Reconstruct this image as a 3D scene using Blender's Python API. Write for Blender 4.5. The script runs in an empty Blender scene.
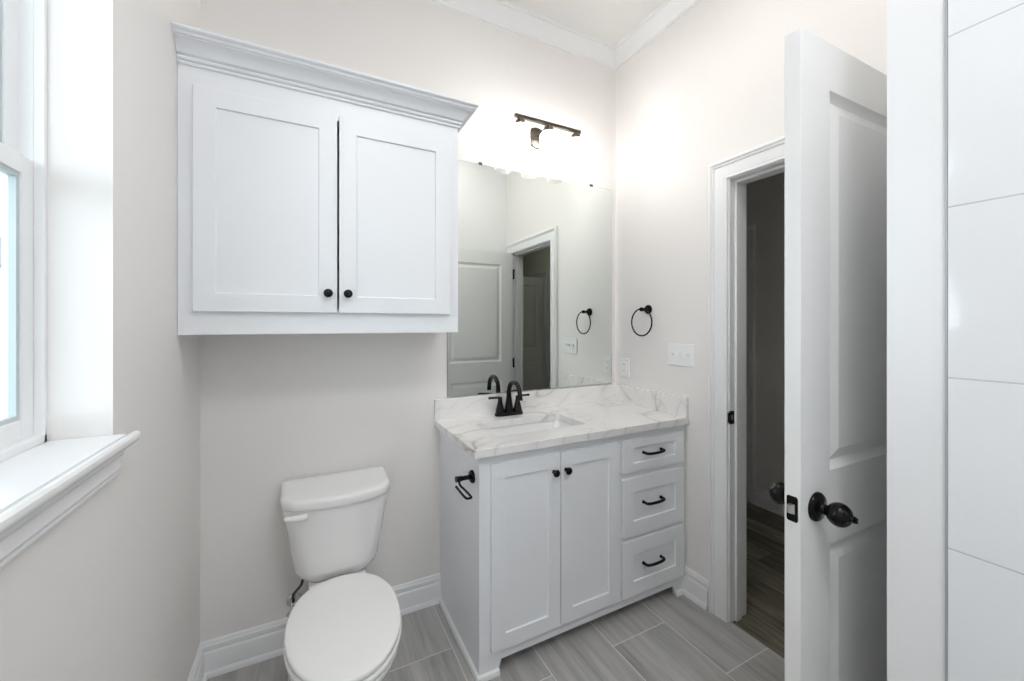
import bpy, bmesh, math, random
from mathutils import Vector, Matrix

random.seed(7)
SC = bpy.context.scene
COL = SC.collection
PI = math.pi

# ------------------------------------------------------------------ camera
cam_data = bpy.data.cameras.new('camera')
cam = bpy.data.objects.new('camera', cam_data)
COL.objects.link(cam)
SC.camera = cam
cam.location = (0.0, 0.0, 1.375)
cam.rotation_euler = (PI / 2, 0, -math.radians(27.105))
cam_data.sensor_fit = 'HORIZONTAL'
cam_data.sensor_width = 36.0
cam_data.lens = 36.0 * 399.31 / 1024.0
cam_data.shift_y = -16.46 / 1024.0
cam_data.clip_start = 0.01
cam_data.clip_end = 300.0

# ------------------------------------------------------------------ sky, portal, exposure
SKY_STRENGTH = 7.8
FILL_ROOM = 20.0  # strength of the added room fill
FILL_HALL = 6.0  # added fill that lifts the dark hall
FILL_SHOWER = 27.0  # added fill behind the camera, stands in for bounced ambient light
BULB = 98.0
world = bpy.data.worlds.new('sky')
SC.world = world
world.use_nodes = True
wn = world.node_tree.nodes
bg = wn['Background']
bg.inputs[0].default_value = (0.82, 0.91, 1.0, 1)
bg.inputs[1].default_value = SKY_STRENGTH
# hazy bright day: the sky is brightest towards the horizon and dimmer overhead
_wt = world.node_tree
_tc = wn.new('ShaderNodeTexCoord')
_sx = wn.new('ShaderNodeSeparateXYZ')
_mr = wn.new('ShaderNodeMapRange')
_mr.interpolation_type = 'SMOOTHSTEP'
_mr.inputs['From Min'].default_value = 0.12
_mr.inputs['From Max'].default_value = 0.60
_mr.inputs['To Min'].default_value = SKY_STRENGTH
_mr.inputs['To Max'].default_value = SKY_STRENGTH * 0.22
_wt.links.new(_tc.outputs['Generated'], _sx.inputs[0])
_wt.links.new(_sx.outputs['Z'], _mr.inputs['Value'])
_wt.links.new(_mr.outputs['Result'], bg.inputs[1])

pl = bpy.data.lights.new('window_portal', 'AREA')
pl.shape = 'RECTANGLE'
pl.size = 0.49
pl.size_y = 1.14
pl.cycles.is_portal = True
po = bpy.data.objects.new('window_portal', pl)
COL.objects.link(po)
po.location = (-0.545, 0.91, 1.695)
po.rotation_euler = (PI / 2, 0, -PI / 2)      # emits along +X, into the room

vs = SC.view_settings
vs.view_transform = 'Standard'
vs.look = 'None'
vs.gamma = 1.0
vs.use_curve_mapping = False
vs.exposure = 0.0
SC.display_settings.display_device = 'sRGB'
SC.cycles.max_bounces = 14
SC.cycles.diffuse_bounces = 8
SC.cycles.glossy_bounces = 6
SC.cycles.transparent_max_bounces = 16
SC.cycles.caustics_reflective = False
SC.cycles.caustics_refractive = False
SC.cycles.sample_clamp_indirect = 6.0
SC.cycles.use_denoising = True

# ------------------------------------------------------------------ key dimensions (metres)
XL, XR, YB = -0.3725, 1.727, 1.94         # left wall, right wall, back wall
ZC = 3.055                                # ceiling
XT, YT, YW = 1.05, 0.2887, 0.376          # shower wall face, tile edge, wing wall face
YF = -0.80                                # shower back wall
HX0, HX1 = 1.85, 3.05                     # hall
HY0, HY1 = -2.4, 3.4
DY0, DY1, DZ = 0.480, 1.184, 2.045        # doorway in the right wall
WY0, WY1, WZ0, WZ1 = 0.665, 1.155, 1.122, 2.262   # window opening


# ------------------------------------------------------------------ materials
def mat(name, color, rough=0.5, metal=0.0, spec=0.5, coat=0.0, bump=None, emit=None, estr=0.0):
    m = bpy.data.materials.new(name)
    m.use_nodes = True
    nt = m.node_tree
    p = nt.nodes['Principled BSDF']
    p.inputs['Base Color'].default_value = (*color, 1)
    p.inputs['Roughness'].default_value = rough
    p.inputs['Metallic'].default_value = metal
    p.inputs['Specular IOR Level'].default_value = spec
    p.inputs['Coat Weight'].default_value = coat
    p.inputs['Coat Roughness'].default_value = 0.05
    if emit:
        p.inputs['Emission Color'].default_value = (*emit, 1)
        p.inputs['Emission Strength'].default_value = estr
    if bump:
        scale, strength, dist = bump
        g = nt.nodes.new('ShaderNodeNewGeometry')
        n = nt.nodes.new('ShaderNodeTexNoise')
        n.inputs['Scale'].default_value = scale
        n.inputs['Detail'].default_value = 3
        b = nt.nodes.new('ShaderNodeBump')
        b.inputs['Strength'].default_value = strength
        b.inputs['Distance'].default_value = dist
        nt.links.new(g.outputs['Position'], n.inputs['Vector'])
        nt.links.new(n.outputs['Fac'], b.inputs['Height'])
        nt.links.new(b.outputs['Normal'], p.inputs['Normal'])
    return m


M = {}
M['wall'] = mat('wall_paint', (0.81, 0.788, 0.770), 0.55, spec=0.3, bump=(180, 0.06, 0.002))
M['ceiling'] = mat('ceiling_paint', (0.80, 0.795, 0.78), 0.8, spec=0.2)
M['trim'] = mat('trim_paint', (0.82, 0.825, 0.83), 0.32)
M['cab'] = mat('cabinet_paint', (0.81, 0.83, 0.855), 0.34)
M['door'] = mat('door_paint', (0.80, 0.80, 0.79), 0.38)
M['porcelain'] = mat('porcelain', (0.83, 0.83, 0.82), 0.08, coat=0.4)
M['seat'] = mat('seat_plastic', (0.84, 0.84, 0.83), 0.16)
M['plastic'] = mat('switch_plastic', (0.85, 0.855, 0.86), 0.3)
M['black'] = mat('oil_rubbed_black', (0.005, 0.0045, 0.004), 0.2, metal=0.0, spec=0.24)
M['bronze'] = mat('dark_bronze', (0.10, 0.085, 0.07), 0.38, metal=0.9)
M['darkgap'] = mat('dark_slot', (0.03, 0.03, 0.03), 0.7)
M['edge'] = mat('tile_edge_metal', (0.42, 0.43, 0.45), 0.45, metal=0.3)
M['chrome'] = mat('chrome', (0.75, 0.75, 0.75), 0.12, metal=1.0)
M['nickel'] = mat('latch_nickel', (0.62, 0.60, 0.56), 0.3, metal=1.0)
M['hose'] = mat('braided_hose', (0.03, 0.03, 0.03), 0.5, bump=(900, 0.5, 0.001))
M['vinyl'] = mat('window_vinyl', (0.83, 0.84, 0.85), 0.35)
M['spacer'] = mat('glazing_spacer', (0.50, 0.56, 0.58), 0.4)
M['mirror'] = mat('mirror_silver', (0.86, 0.90, 0.87), 0.0, metal=1.0)
M['mirror_edge'] = mat('mirror_edge', (0.25, 0.30, 0.28), 0.2)
M['bulb'] = mat('bulb_glow', (1, 1, 1), 0.5, emit=(1.0, 0.98, 0.945), estr=BULB)
M['fill_lens_room'] = mat('room_fill_glow', (1, 1, 1), 0.5, emit=(1.0, 0.965, 0.92), estr=FILL_ROOM)  # glow of the added fill lights: room, shower, hall
M['fill_lens_shower'] = mat('shower_fill_glow', (1, 1, 1), 0.5, emit=(0.95, 0.975, 1.0), estr=FILL_SHOWER)
M['fill_lens_hall'] = mat('hall_fill_glow', (1, 1, 1), 0.5, emit=(0.95, 1.0, 0.80), estr=FILL_HALL)
M['siding'] = mat('pale_siding', (0.78, 0.80, 0.80), 0.6)
M['shingle'] = mat('roof_shingle', (0.22, 0.22, 0.23), 0.9, bump=(30, 0.5, 0.02))
M['patio'] = mat('pale_concrete', (0.58, 0.57, 0.54), 0.85, bump=(40, 0.3, 0.01))


def thin_glass(name, tint, gloss=0.12):
    m = bpy.data.materials.new(name)
    m.use_nodes = True
    nt = m.node_tree
    nt.nodes.remove(nt.nodes['Principled BSDF'])
    out = nt.nodes['Material Output']
    t = nt.nodes.new('ShaderNodeBsdfTransparent')
    t.inputs[0].default_value = (*tint, 1)
    g = nt.nodes.new('ShaderNodeBsdfGlossy')
    g.inputs['Roughness'].default_value = 0.02
    mx = nt.nodes.new('ShaderNodeMixShader')
    lw = nt.nodes.new('ShaderNodeLayerWeight')
    lw.inputs['Blend'].default_value = 0.5
    pw = nt.nodes.new('ShaderNodeMath')
    pw.operation = 'POWER'
    pw.inputs[1].default_value = 4.0
    mr = nt.nodes.new('ShaderNodeMath')
    mr.operation = 'MULTIPLY_ADD'
    mr.inputs[1].default_value = 0.6
    mr.inputs[2].default_value = gloss
    nt.links.new(lw.outputs['Facing'], pw.inputs[0])
    nt.links.new(pw.outputs[0], mr.inputs[0])
    nt.links.new(mr.outputs[0], mx.inputs[0])
    nt.links.new(t.outputs[0], mx.inputs[1])
    nt.links.new(g.outputs[0], mx.inputs[2])
    nt.links.new(mx.outputs[0], out.inputs['Surface'])
    return m


M['glass'] = thin_glass('window_glass', (0.96, 0.985, 0.98), 0.03)
def frosted(name):
    m = bpy.data.materials.new(name)
    m.use_nodes = True
    nt = m.node_tree
    nt.nodes.remove(nt.nodes['Principled BSDF'])
    t = nt.nodes.new('ShaderNodeBsdfTransparent')
    d = nt.nodes.new('ShaderNodeBsdfTranslucent')
    d.inputs[0].default_value = (0.95, 0.94, 0.92, 1)
    mx = nt.nodes.new('ShaderNodeMixShader')
    mx.inputs[0].default_value = 0.22
    nt.links.new(t.outputs[0], mx.inputs[1])
    nt.links.new(d.outputs[0], mx.inputs[2])
    nt.links.new(mx.outputs[0], nt.nodes['Material Output'].inputs['Surface'])
    return m


M['shade_glass'] = frosted('seeded_shade_glass')


class NT:
    """Small helper around a material node tree."""
    def __init__(self, m):
        self.nt = m.node_tree
        self.p = self.nt.nodes['Principled BSDF']

    def n(self, typ, **kw):
        nd = self.nt.nodes.new(typ)
        for k, v in kw.items():
            if k in nd.inputs.keys():
                nd.inputs[k].default_value = v
            else:
                setattr(nd, k, v)
        return nd

    def l(self, a, b):
        self.nt.links.new(a, b)

    def math(self, op, a, b=None):
        nd = self.n('ShaderNodeMath', operation=op)
        for i, v in enumerate((a, b)):
            if v is None:
                continue
            if isinstance(v, (int, float)):
                nd.inputs[i].default_value = v
            else:
                self.l(v, nd.inputs[i])
        return nd.outputs[0]

    def ramp(self, fac, stops):
        nd = self.n('ShaderNodeValToRGB')
        e = nd.color_ramp.elements
        while len(e) < len(stops):
            e.new(0.5)
        for el, (pos, c) in zip(e, stops):
            el.position = pos
            el.color = (*c, 1)
        self.l(fac, nd.inputs[0])
        return nd.outputs[0]

    def mix(self, fac, a, b):
        nd = self.n('ShaderNodeMix', data_type='RGBA')
        for sock, v in ((nd.inputs[0], fac), (nd.inputs[6], a), (nd.inputs[7], b)):
            if isinstance(v, (int, float)):
                sock.default_value = v
            elif isinstance(v, tuple):
                sock.default_value = (*v, 1)
            else:
                self.l(v, sock)
        return nd.outputs[2]


def floor_tile_material():
    m = mat('floor_tile', (0.3, 0.3, 0.3), 0.42)
    t = NT(m)
    g = t.n('ShaderNodeNewGeometry')
    s = t.n('ShaderNodeSeparateXYZ')
    t.l(g.outputs['Position'], s.inputs[0])
    u = t.math('ADD', s.outputs['Y'], -1.32 + 0.306 + 0.612 * 20)
    v = t.math('ADD', s.outputs['X'], -0.547 + 0.3064 * 20)
    c = t.n('ShaderNodeCombineXYZ')
    t.l(u, c.inputs[0]); t.l(v, c.inputs[1])
    b = t.n('ShaderNodeTexBrick', offset=0.5, offset_frequency=2)
    b.inputs['Scale'].default_value = 1.0
    b.inputs['Brick Width'].default_value = 0.612
    b.inputs['Row Height'].default_value = 0.3064
    b.inputs['Mortar Size'].default_value = 0.0022
    b.inputs['Mortar Smooth'].default_value = 0.15
    b.inputs['Color1'].default_value = (0.0, 0, 0, 1)
    b.inputs['Color2'].default_value = (1.0, 1, 1, 1)
    t.l(c.outputs[0], b.inputs['Vector'])
    # streaks along the long side of each tile, shifted per tile
    c2 = t.n('ShaderNodeCombineXYZ')
    t.l(t.math('MULTIPLY', s.outputs['X'], 34.0), c2.inputs[0])
    t.l(t.math('MULTIPLY', s.outputs['Y'], 2.2), c2.inputs[1])
    t.l(t.math('MULTIPLY', b.outputs['Color'], 7.0), c2.inputs[2])
    n1 = t.n('ShaderNodeTexNoise', Scale=1.0, Detail=5.0, Roughness=0.62, Distortion=0.35)
    t.l(c2.outputs[0], n1.inputs['Vector'])
    c3 = t.n('ShaderNodeCombineXYZ')
    t.l(t.math('MULTIPLY', s.outputs['X'], 9.0), c3.inputs[0])
    t.l(t.math('MULTIPLY', s.outputs['Y'], 1.3), c3.inputs[1])
    t.l(t.math('MULTIPLY', b.outputs['Color'], 3.0), c3.inputs[2])
    n2 = t.n('ShaderNodeTexNoise', Scale=1.0, Detail=3.0, Distortion=0.5)
    t.l(c3.outputs[0], n2.inputs['Vector'])
    f = t.math('ADD', t.math('MULTIPLY', n1.outputs['Fac'], 0.6), t.math('MULTIPLY', n2.outputs['Fac'], 0.4))
    col = t.ramp(f, [(0.28, (0.20, 0.192, 0.184)), (0.42, (0.33, 0.322, 0.312)), (0.54, (0.42, 0.41, 0.40)), (0.72, (0.54, 0.53, 0.515))])
    col = t.mix(b.outputs['Fac'], col, (0.66, 0.65, 0.63))
    t.l(col, t.p.inputs['Base Color'])
    bp = t.n('ShaderNodeBump')
    bp.inputs['Strength'].default_value = 0.5
    bp.inputs['Distance'].default_value = 0.002
    t.l(t.math('SUBTRACT', 1.0, b.outputs['Fac']), bp.inputs['Height'])
    t.l(bp.outputs[0], t.p.inputs['Normal'])
    return m


def hall_floor_material():
    m = mat('hall_planks', (0.1, 0.1, 0.08), 0.4)
    t = NT(m)
    g = t.n('ShaderNodeNewGeometry')
    s = t.n('ShaderNodeSeparateXYZ')
    t.l(g.outputs['Position'], s.inputs[0])
    c = t.n('ShaderNodeCombineXYZ')
    t.l(t.math('ADD', s.outputs['Y'], 24.0), c.inputs[0])
    t.l(t.math('ADD', s.outputs['X'], 9.07), c.inputs[1])
    b = t.n('ShaderNodeTexBrick', offset=0.37, offset_frequency=3)
    b.inputs['Scale'].default_value = 1.0
    b.inputs['Brick Width'].default_value = 0.92
    b.inputs['Row Height'].default_value = 0.152
    b.inputs['Mortar Size'].default_value = 0.0014
    b.inputs['Color1'].default_value = (0.0, 0, 0, 1)
    b.inputs['Color2'].default_value = (1.0, 1, 1, 1)
    t.l(c.outputs[0], b.inputs['Vector'])
    c2 = t.n('ShaderNodeCombineXYZ')
    t.l(t.math('MULTIPLY', s.outputs['X'], 42.0), c2.inputs[0])
    t.l(t.math('MULTIPLY', s.outputs['Y'], 2.6), c2.inputs[1])
    t.l(t.math('MULTIPLY', b.outputs['Color'], 11.0), c2.inputs[2])
    n1 = t.n('ShaderNodeTexNoise', Scale=1.0, Detail=6.0, Roughness=0.65, Distortion=0.8)
    t.l(c2.outputs[0], n1.inputs['Vector'])
    f = t.math('ADD', t.math('MULTIPLY', n1.outputs['Fac'], 0.8), t.math('MULTIPLY', b.outputs['Color'], 0.18))
    col = t.ramp(f, [(0.30, (0.05, 0.044, 0.03)), (0.48, (0.16, 0.145, 0.105)), (0.60, (0.27, 0.25, 0.19)), (0.78, (0.48, 0.45, 0.37))])
    col = t.mix(b.outputs['Fac'], col, (0.03, 0.027, 0.02))
    t.l(col, t.p.inputs['Base Color'])
    return m


def shower_tile_material():
    m = mat('shower_tile', (0.80, 0.815, 0.83), 0.07, coat=0.0)
    t = NT(m)
    g = t.n('ShaderNodeNewGeometry')
    s = t.n('ShaderNodeSeparateXYZ')
    t.l(g.outputs['Position'], s.inputs[0])
    # running coordinate works for the walls along X and along Y
    run = t.math('ADD', s.outputs['Y'], t.math('MULTIPLY', s.outputs['X'], 1.0))
    c = t.n('ShaderNodeCombineXYZ')
    t.l(t.math('ADD', run, 11.0), c.inputs[0])
    t.l(t.math('ADD', s.outputs['Z'], -1.589 + 0.3125 * 20), c.inputs[1])
    b = t.n('ShaderNodeTexBrick', offset=0.5, offset_frequency=2)
    b.inputs['Scale'].default_value = 1.0
    b.inputs['Brick Width'].default_value = 0.62
    b.inputs['Row Height'].default_value = 0.3125
    b.inputs['Mortar Size'].default_value = 0.0016
    b.inputs['Mortar Smooth'].default_value = 0.3
    t.l(c.outputs[0], b.inputs['Vector'])
    col = t.mix(b.outputs['Fac'], (0.80, 0.815, 0.83), (0.56, 0.57, 0.57))
    t.l(col, t.p.inputs['Base Color'])
    n = t.n('ShaderNodeTexNoise', Scale=9.0, Detail=1.5)
    t.l(g.outputs['Position'], n.inputs['Vector'])
    h = t.math('ADD', t.math('MULTIPLY', t.math('SUBTRACT', 1.0, b.outputs['Fac']), 0.35), n.outputs['Fac'])
    bp = t.n('ShaderNodeBump')
    bp.inputs['Strength'].default_value = 0.35
    bp.inputs['Distance'].default_value = 0.006
    t.l(h, bp.inputs['Height'])
    t.l(bp.outputs[0], t.p.inputs['Normal'])
    return m


def marble_material():
    m = mat('veined_marble', (0.8, 0.8, 0.8), 0.12, coat=0.3)
    t = NT(m)
    g = t.n('ShaderNodeNewGeometry')
    d1 = Vector((0.74, 0.44, 0.51)).normalized()          # run of the veins through the block
    d2 = Vector((-0.5, 0.86, 0.0)).normalized()
    d2 = (d2 - d1 * d2.dot(d1)).normalized()
    d3 = d1.cross(d2)

    def along(vec, k):
        nd = t.n('ShaderNodeVectorMath', operation='DOT_PRODUCT')
        t.l(g.outputs['Position'], nd.inputs[0])
        nd.inputs[1].default_value = tuple(vec * k)
        return nd.outputs['Value']
    st = t.n('ShaderNodeCombineXYZ')
    t.l(along(d1, 0.42), st.inputs[0]); t.l(along(d2, 2.5), st.inputs[1]); t.l(along(d3, 2.5), st.inputs[2])

    def vein(scale, seedz, width, detail, dist):
        off = t.n('ShaderNodeMapping')
        off.inputs['Location'].default_value = (seedz, seedz * 0.7, seedz * 1.3)
        t.l(st.outputs[0], off.inputs['Vector'])
        n = t.n('ShaderNodeTexNoise', Scale=scale, Detail=detail, Roughness=0.55, Distortion=dist)
        t.l(off.outputs[0], n.inputs['Vector'])
        d = t.math('ABSOLUTE', t.math('SUBTRACT', n.outputs['Fac'], 0.5))
        return t.ramp(d, [(0.0, (1, 1, 1)), (width * 0.35, (0.45, 0.45, 0.45)), (width, (0.12, 0.12, 0.12)), (width * 3.2, (0, 0, 0))])
    nz = t.n('ShaderNodeTexNoise', Scale=3.2, Detail=4.0, Roughness=0.6)
    t.l(g.outputs['Position'], nz.inputs['Vector'])
    msk = t.ramp(nz.outputs['Fac'], [(0.42, (0.05, 0.05, 0.05)), (0.60, (1, 1, 1))])
    f = t.math('MULTIPLY', t.math('ADD', vein(1.5, 0.0, 0.020, 1.2, 0.05), t.math('MULTIPLY', vein(2.9, 4.1, 0.015, 1.2, 0.05), 0.55)), msk)
    cloud = t.ramp(nz.outputs['Fac'], [(0.35, (0.85, 0.838, 0.825)), (0.65, (0.79, 0.778, 0.767))])
    col = t.mix(t.math('MINIMUM', t.math('MULTIPLY', f, 0.95), 1.0), cloud, (0.36, 0.34, 0.32))
    t.l(col, t.p.inputs['Base Color'])
    return m


M['floor'] = floor_tile_material()
M['hall_floor'] = hall_floor_material()
M['tile'] = shower_tile_material()
M['marble'] = marble_material()


# ------------------------------------------------------------------ mesh builder
class MB:
    def __init__(self):
        self.v, self.f = [], []

    def add(self, verts, faces, mtx=None):
        k = len(self.v)
        for p in verts:
            p = Vector(p)
            self.v.append(mtx @ p if mtx else p)
        self.f += [tuple(i + k for i in f) for f in faces]
        return self

    def box(self, x0, y0, z0, x1, y1, z1, mtx=None):
        v = [(x0, y0, z0), (x1, y0, z0), (x1, y1, z0), (x0, y1, z0), (x0, y0, z1), (x1, y0, z1), (x1, y1, z1), (x0, y1, z1)]
        f = [(0, 3, 2, 1), (4, 5, 6, 7), (0, 1, 5, 4), (1, 2, 6, 5), (2, 3, 7, 6), (3, 0, 4, 7)]
        return self.add(v, f, mtx)

    def loft(self, rings, caps=(True, True), closed=True, mtx=None):
        n = len(rings[0])
        v = [p for r in rings for p in r]
        f = []
        for i in range(len(rings) - 1):
            for j in range(n if closed else n - 1):
                a, b = i * n + j, i * n + (j + 1) % n
                f.append((a, b, b + n, a + n))
        if caps[0]:
            f.append(tuple(reversed(range(n))))
        if caps[1]:
            f.append(tuple(range((len(rings) - 1) * n, len(rings) * n)))
        return self.add(v, f, mtx)

    def lathe(self, prof, center=(0, 0, 0), axis=(0, 0, 1), seg=28):
        """prof: (radius, height along the axis); radius 0 at an end closes it."""
        q = Vector((0, 0, 1)).rotation_difference(Vector(axis).normalized()).to_matrix().to_4x4()
        mtx = Matrix.Translation(center) @ q
        rings = [[(max(r, 1e-5) * math.cos(2 * PI * k / seg), max(r, 1e-5) * math.sin(2 * PI * k / seg), h) for k in range(seg)] for r, h in prof]
        return self.loft(rings, (True, True), True, mtx)

    def tube(self, pts, rad, seg=12, caps=(True, True), closed=False):
        pts = [Vector(p) for p in pts]
        n = len(pts)
        rads = rad if isinstance(rad, (list, tuple)) else [rad] * n
        tang = []
        for i in range(n):
            a = pts[(i - 1) % n] if (closed or i > 0) else pts[i]
            b = pts[(i + 1) % n] if (closed or i < n - 1) else pts[i]
            tang.append((b - a).normalized())
        up = Vector((0, 0, 1)) if abs(tang[0].z) < 0.9 else Vector((0, 1, 0))
        nrm = (up - tang[0] * up.dot(tang[0])).normalized()
        rings = []
        for i in range(n):
            nrm = (nrm - tang[i] * nrm.dot(tang[i])).normalized()
            bi = tang[i].cross(nrm)
            rings.append([tuple(pts[i] + (nrm * math.cos(2 * PI * k / seg) + bi * math.sin(2 * PI * k / seg)) * rads[i]) for k in range(seg)])
        if closed:
            rings.append(rings[0])
            return self.loft(rings, (False, False))
        return self.loft(rings, caps)

    def sweep(self, path, prof, out, flip=False):
        """Mitred moulding. out = normal of the plane the path lies in; prof points are (side, out)."""
        out = Vector(out).normalized()
        path = [Vector(p) for p in path]
        rings = []
        for i, p in enumerate(path):
            sides = []
            if i > 0:
                sides.append((path[i] - path[i - 1]).normalized().cross(out))
            if i < len(path) - 1:
                sides.append((path[i + 1] - path[i]).normalized().cross(out))
            if len(sides) == 2:
                m = (sides[0] + sides[1]) / (1 + sides[0].dot(sides[1]))
            else:
                m = sides[0]
            if flip:
                m = -m
            rings.append([tuple(p + m * a + out * b) for a, b in prof])
        return self.loft(rings)

    def build(self, name, m, parent=None, bevel=0.0, seg=2, sharp=35, merge=False, origin=None, subsurf=0):
        if origin is None:
            origin = root_of(parent).location if parent is not None else Vector((0, 0, 0))
        origin = Vector(origin)
        me = bpy.data.meshes.new(name)
        me.from_pydata([tuple(p - origin) for p in self.v], [], self.f)
        bm = bmesh.new()
        bm.from_mesh(me)
        if merge:
            bmesh.ops.remove_doubles(bm, verts=bm.verts, dist=1e-5)
        bmesh.ops.recalc_face_normals(bm, faces=bm.faces)
        bm.to_mesh(me)
        bm.free()
        me.materials.append(m)
        me.polygons.foreach_set('use_smooth', [True] * len(me.polygons))
        me.set_sharp_from_angle(angle=math.radians(sharp))
        o = bpy.data.objects.new(name, me)
        COL.objects.link(o)
        if parent is not None:
            o.parent = parent
        else:
            o.location = origin
        if bevel > 0:
            b = o.modifiers.new('bevel', 'BEVEL')
            b.width = bevel
            b.segments = seg
            b.limit_method = 'ANGLE'
            b.angle_limit = math.radians(40)
            b.harden_normals = True
        if subsurf:
            s = o.modifiers.new('smooth', 'SUBSURF')
            s.levels = s.render_levels = subsurf
        return o


def root_of(o):
    while o.parent is not None:
        o = o.parent
    return o


def thing(name, loc, label, cat, group=None, kind=None):
    o = bpy.data.objects.new(name, None)
    COL.objects.link(o)
    o.location = loc
    o.empty_display_size = 0.05
    tag(o, label, cat, group, kind)
    return o


def tag(o, label=None, cat=None, group=None, kind=None):
    if label: o['label'] = label
    if cat: o['category'] = cat
    if group: o['group'] = group
    if kind: o['kind'] = kind
    return o


def struct(o, label, cat):
    return tag(o, label, cat, None, 'structure')


def bez(p0, p1, p2, p3, n=12):
    out = []
    for i in range(n + 1):
        t = i / n
        out.append(Vector(p0) * (1 - t) ** 3 + Vector(p1) * 3 * t * (1 - t) ** 2 + Vector(p2) * 3 * t * t * (1 - t) + Vector(p3) * t ** 3)
    return out


def catmull(pts, n=8):
    P = [Vector(p) for p in pts]
    P = [P[0] * 2 - P[1]] + P + [P[-1] * 2 - P[-2]]
    out = []
    for i in range(1, len(P) - 2):
        for k in range(n):
            t = k / n
            a, b, c, d = P[i - 1], P[i], P[i + 1], P[i + 2]
            out.append(0.5 * ((2 * b) + (c - a) * t + (2 * a - 5 * b + 4 * c - d) * t * t + (3 * b - a - 3 * c + d) * t ** 3))
    out.append(P[-2])
    return out


def slab(mb, w, h, t, xc, zc, cells, rings, both=False, mtx=None):
    """Panelled leaf: front at y=0 facing -Y, back at y=t. xc, zc: inner cuts; cells: (ix, iz) that hold a panel; rings: (inset, depth)."""
    X = [0.0] + list(xc) + [w]
    Z = [0.0] + list(zc) + [h]

    def face(y, sgn, panels):
        for i in range(len(X) - 1):
            for k in range(len(Z) - 1):
                if (i, k) in panels:
                    prev = (X[i], X[i + 1], Z[k], Z[k + 1], 0.0)
                    for ins, dep in rings:
                        cur = (X[i] + ins, X[i + 1] - ins, Z[k] + ins, Z[k + 1] - ins, dep)
                        a = [(prev[0], y + sgn * prev[4], prev[2]), (prev[1], y + sgn * prev[4], prev[2]), (prev[1], y + sgn * prev[4], prev[3]), (prev[0], y + sgn * prev[4], prev[3])]
                        b = [(cur[0], y + sgn * cur[4], cur[2]), (cur[1], y + sgn * cur[4], cur[2]), (cur[1], y + sgn * cur[4], cur[3]), (cur[0], y + sgn * cur[4], cur[3])]
                        mb.add(a + b, [(0, 1, 5, 4), (1, 2, 6, 5), (2, 3, 7, 6), (3, 0, 4, 7)], mtx)
                        prev = cur
                    mb.add(b, [(0, 1, 2, 3)], mtx)
                else:
                    mb.add([(X[i], y, Z[k]), (X[i + 1], y, Z[k]), (X[i + 1], y, Z[k + 1]), (X[i], y, Z[k + 1])], [(0, 1, 2, 3)], mtx)
    face(0.0, 1, cells)
    face(t, -1, cells if both else [])
    for i in range(len(X) - 1):
        for z in (0.0, h):
            mb.add([(X[i], 0, z), (X[i + 1], 0, z), (X[i + 1], t, z), (X[i], t, z)], [(0, 1, 2, 3)], mtx)
    for k in range(len(Z) - 1):
        for x in (0.0, w):
            mb.add([(x, 0, Z[k]), (x, 0, Z[k + 1]), (x, t, Z[k + 1]), (x, t, Z[k])], [(0, 1, 2, 3)], mtx)
    return mb


SHAKER = [(0.0008, 0.0075)]


def shaker(x0, x1, z0, z1, yfront, t, frame):
    w, h = x1 - x0, z1 - z0
    return slab(MB(), w, h, t, (frame, w - frame), (frame, h - frame), [(1, 1)], SHAKER, mtx=Matrix.Translation((x0, yfront, z0)))


# ------------------------------------------------------------------ room shell
def wall_boxes(name, boxes, m, label):
    mb = MB()
    for b in boxes:
        mb.box(*b)
    return struct(mb.build(name, m, merge=False), label, 'wall')


wall_boxes('wall_back', [(-0.60, YB, 0, HX0, YB + 0.12, ZC)], M['wall'], 'greige painted back wall behind the toilet and vanity')
wall_boxes('wall_left', [(-0.533, YF - 0.1, 0, XL, WY0, ZC), (-0.533, WY1, 0, XL, YB, ZC), (-0.533, WY0, 0, XL, WY1, WZ0), (-0.533, WY0, WZ1, XL, WY1, ZC)],
           M['wall'], 'painted wall with the recessed window')
wall_boxes('wall_right', [(XR, HY0, 0, HX0, DY0, ZC), (XR, DY1, 0, HX0, YB, ZC), (XR, DY0, DZ, HX0, DY1, ZC), (XR, YB + 0.12, 0, HX0, HY1, ZC)],
           M['wall'], 'painted wall with the doorway, switches and towel ring')
wing = wall_boxes('wall_wing', [(XT, YT + 0.003, 0, XR, YW, ZC)], M['trim'], 'narrow white wall end beside the glossy shower tile')
wall_boxes('wall_shower', [(XT + 0.006, YF - 0.1, 0, XT + 0.14, YT + 0.003, ZC)], M['wall'], 'shower side wall behind the tile')
wall_boxes('wall_front', [(-0.60, YF - 0.2, 0, XT + 0.14, YF - 0.1, ZC)], M['wall'], 'end wall of the shower alcove')

tl = MB().box(XT - 0.004, YF - 0.09, 0, XT + 0.006, YT, ZC).build('shower_wall_tile', M['tile'], bevel=0.0015)
struct(tl, 'large glossy white shower wall tiles beside the narrow wall end', 'wall tile')
MB().box(XT - 0.0045, YT, 0, XT + 0.006, YT + 0.003, ZC).build('edge_strip', M['edge'], tl, origin=(0, 0, 0))['label'] = 'thin grey metal tile edge'
struct(MB().box(XL, YF - 0.1, 0, XT - 0.004, YF - 0.09, ZC).build('wall_front_tile', M['tile']), 'glossy white tile on the shower end wall', 'wall tile')

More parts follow.
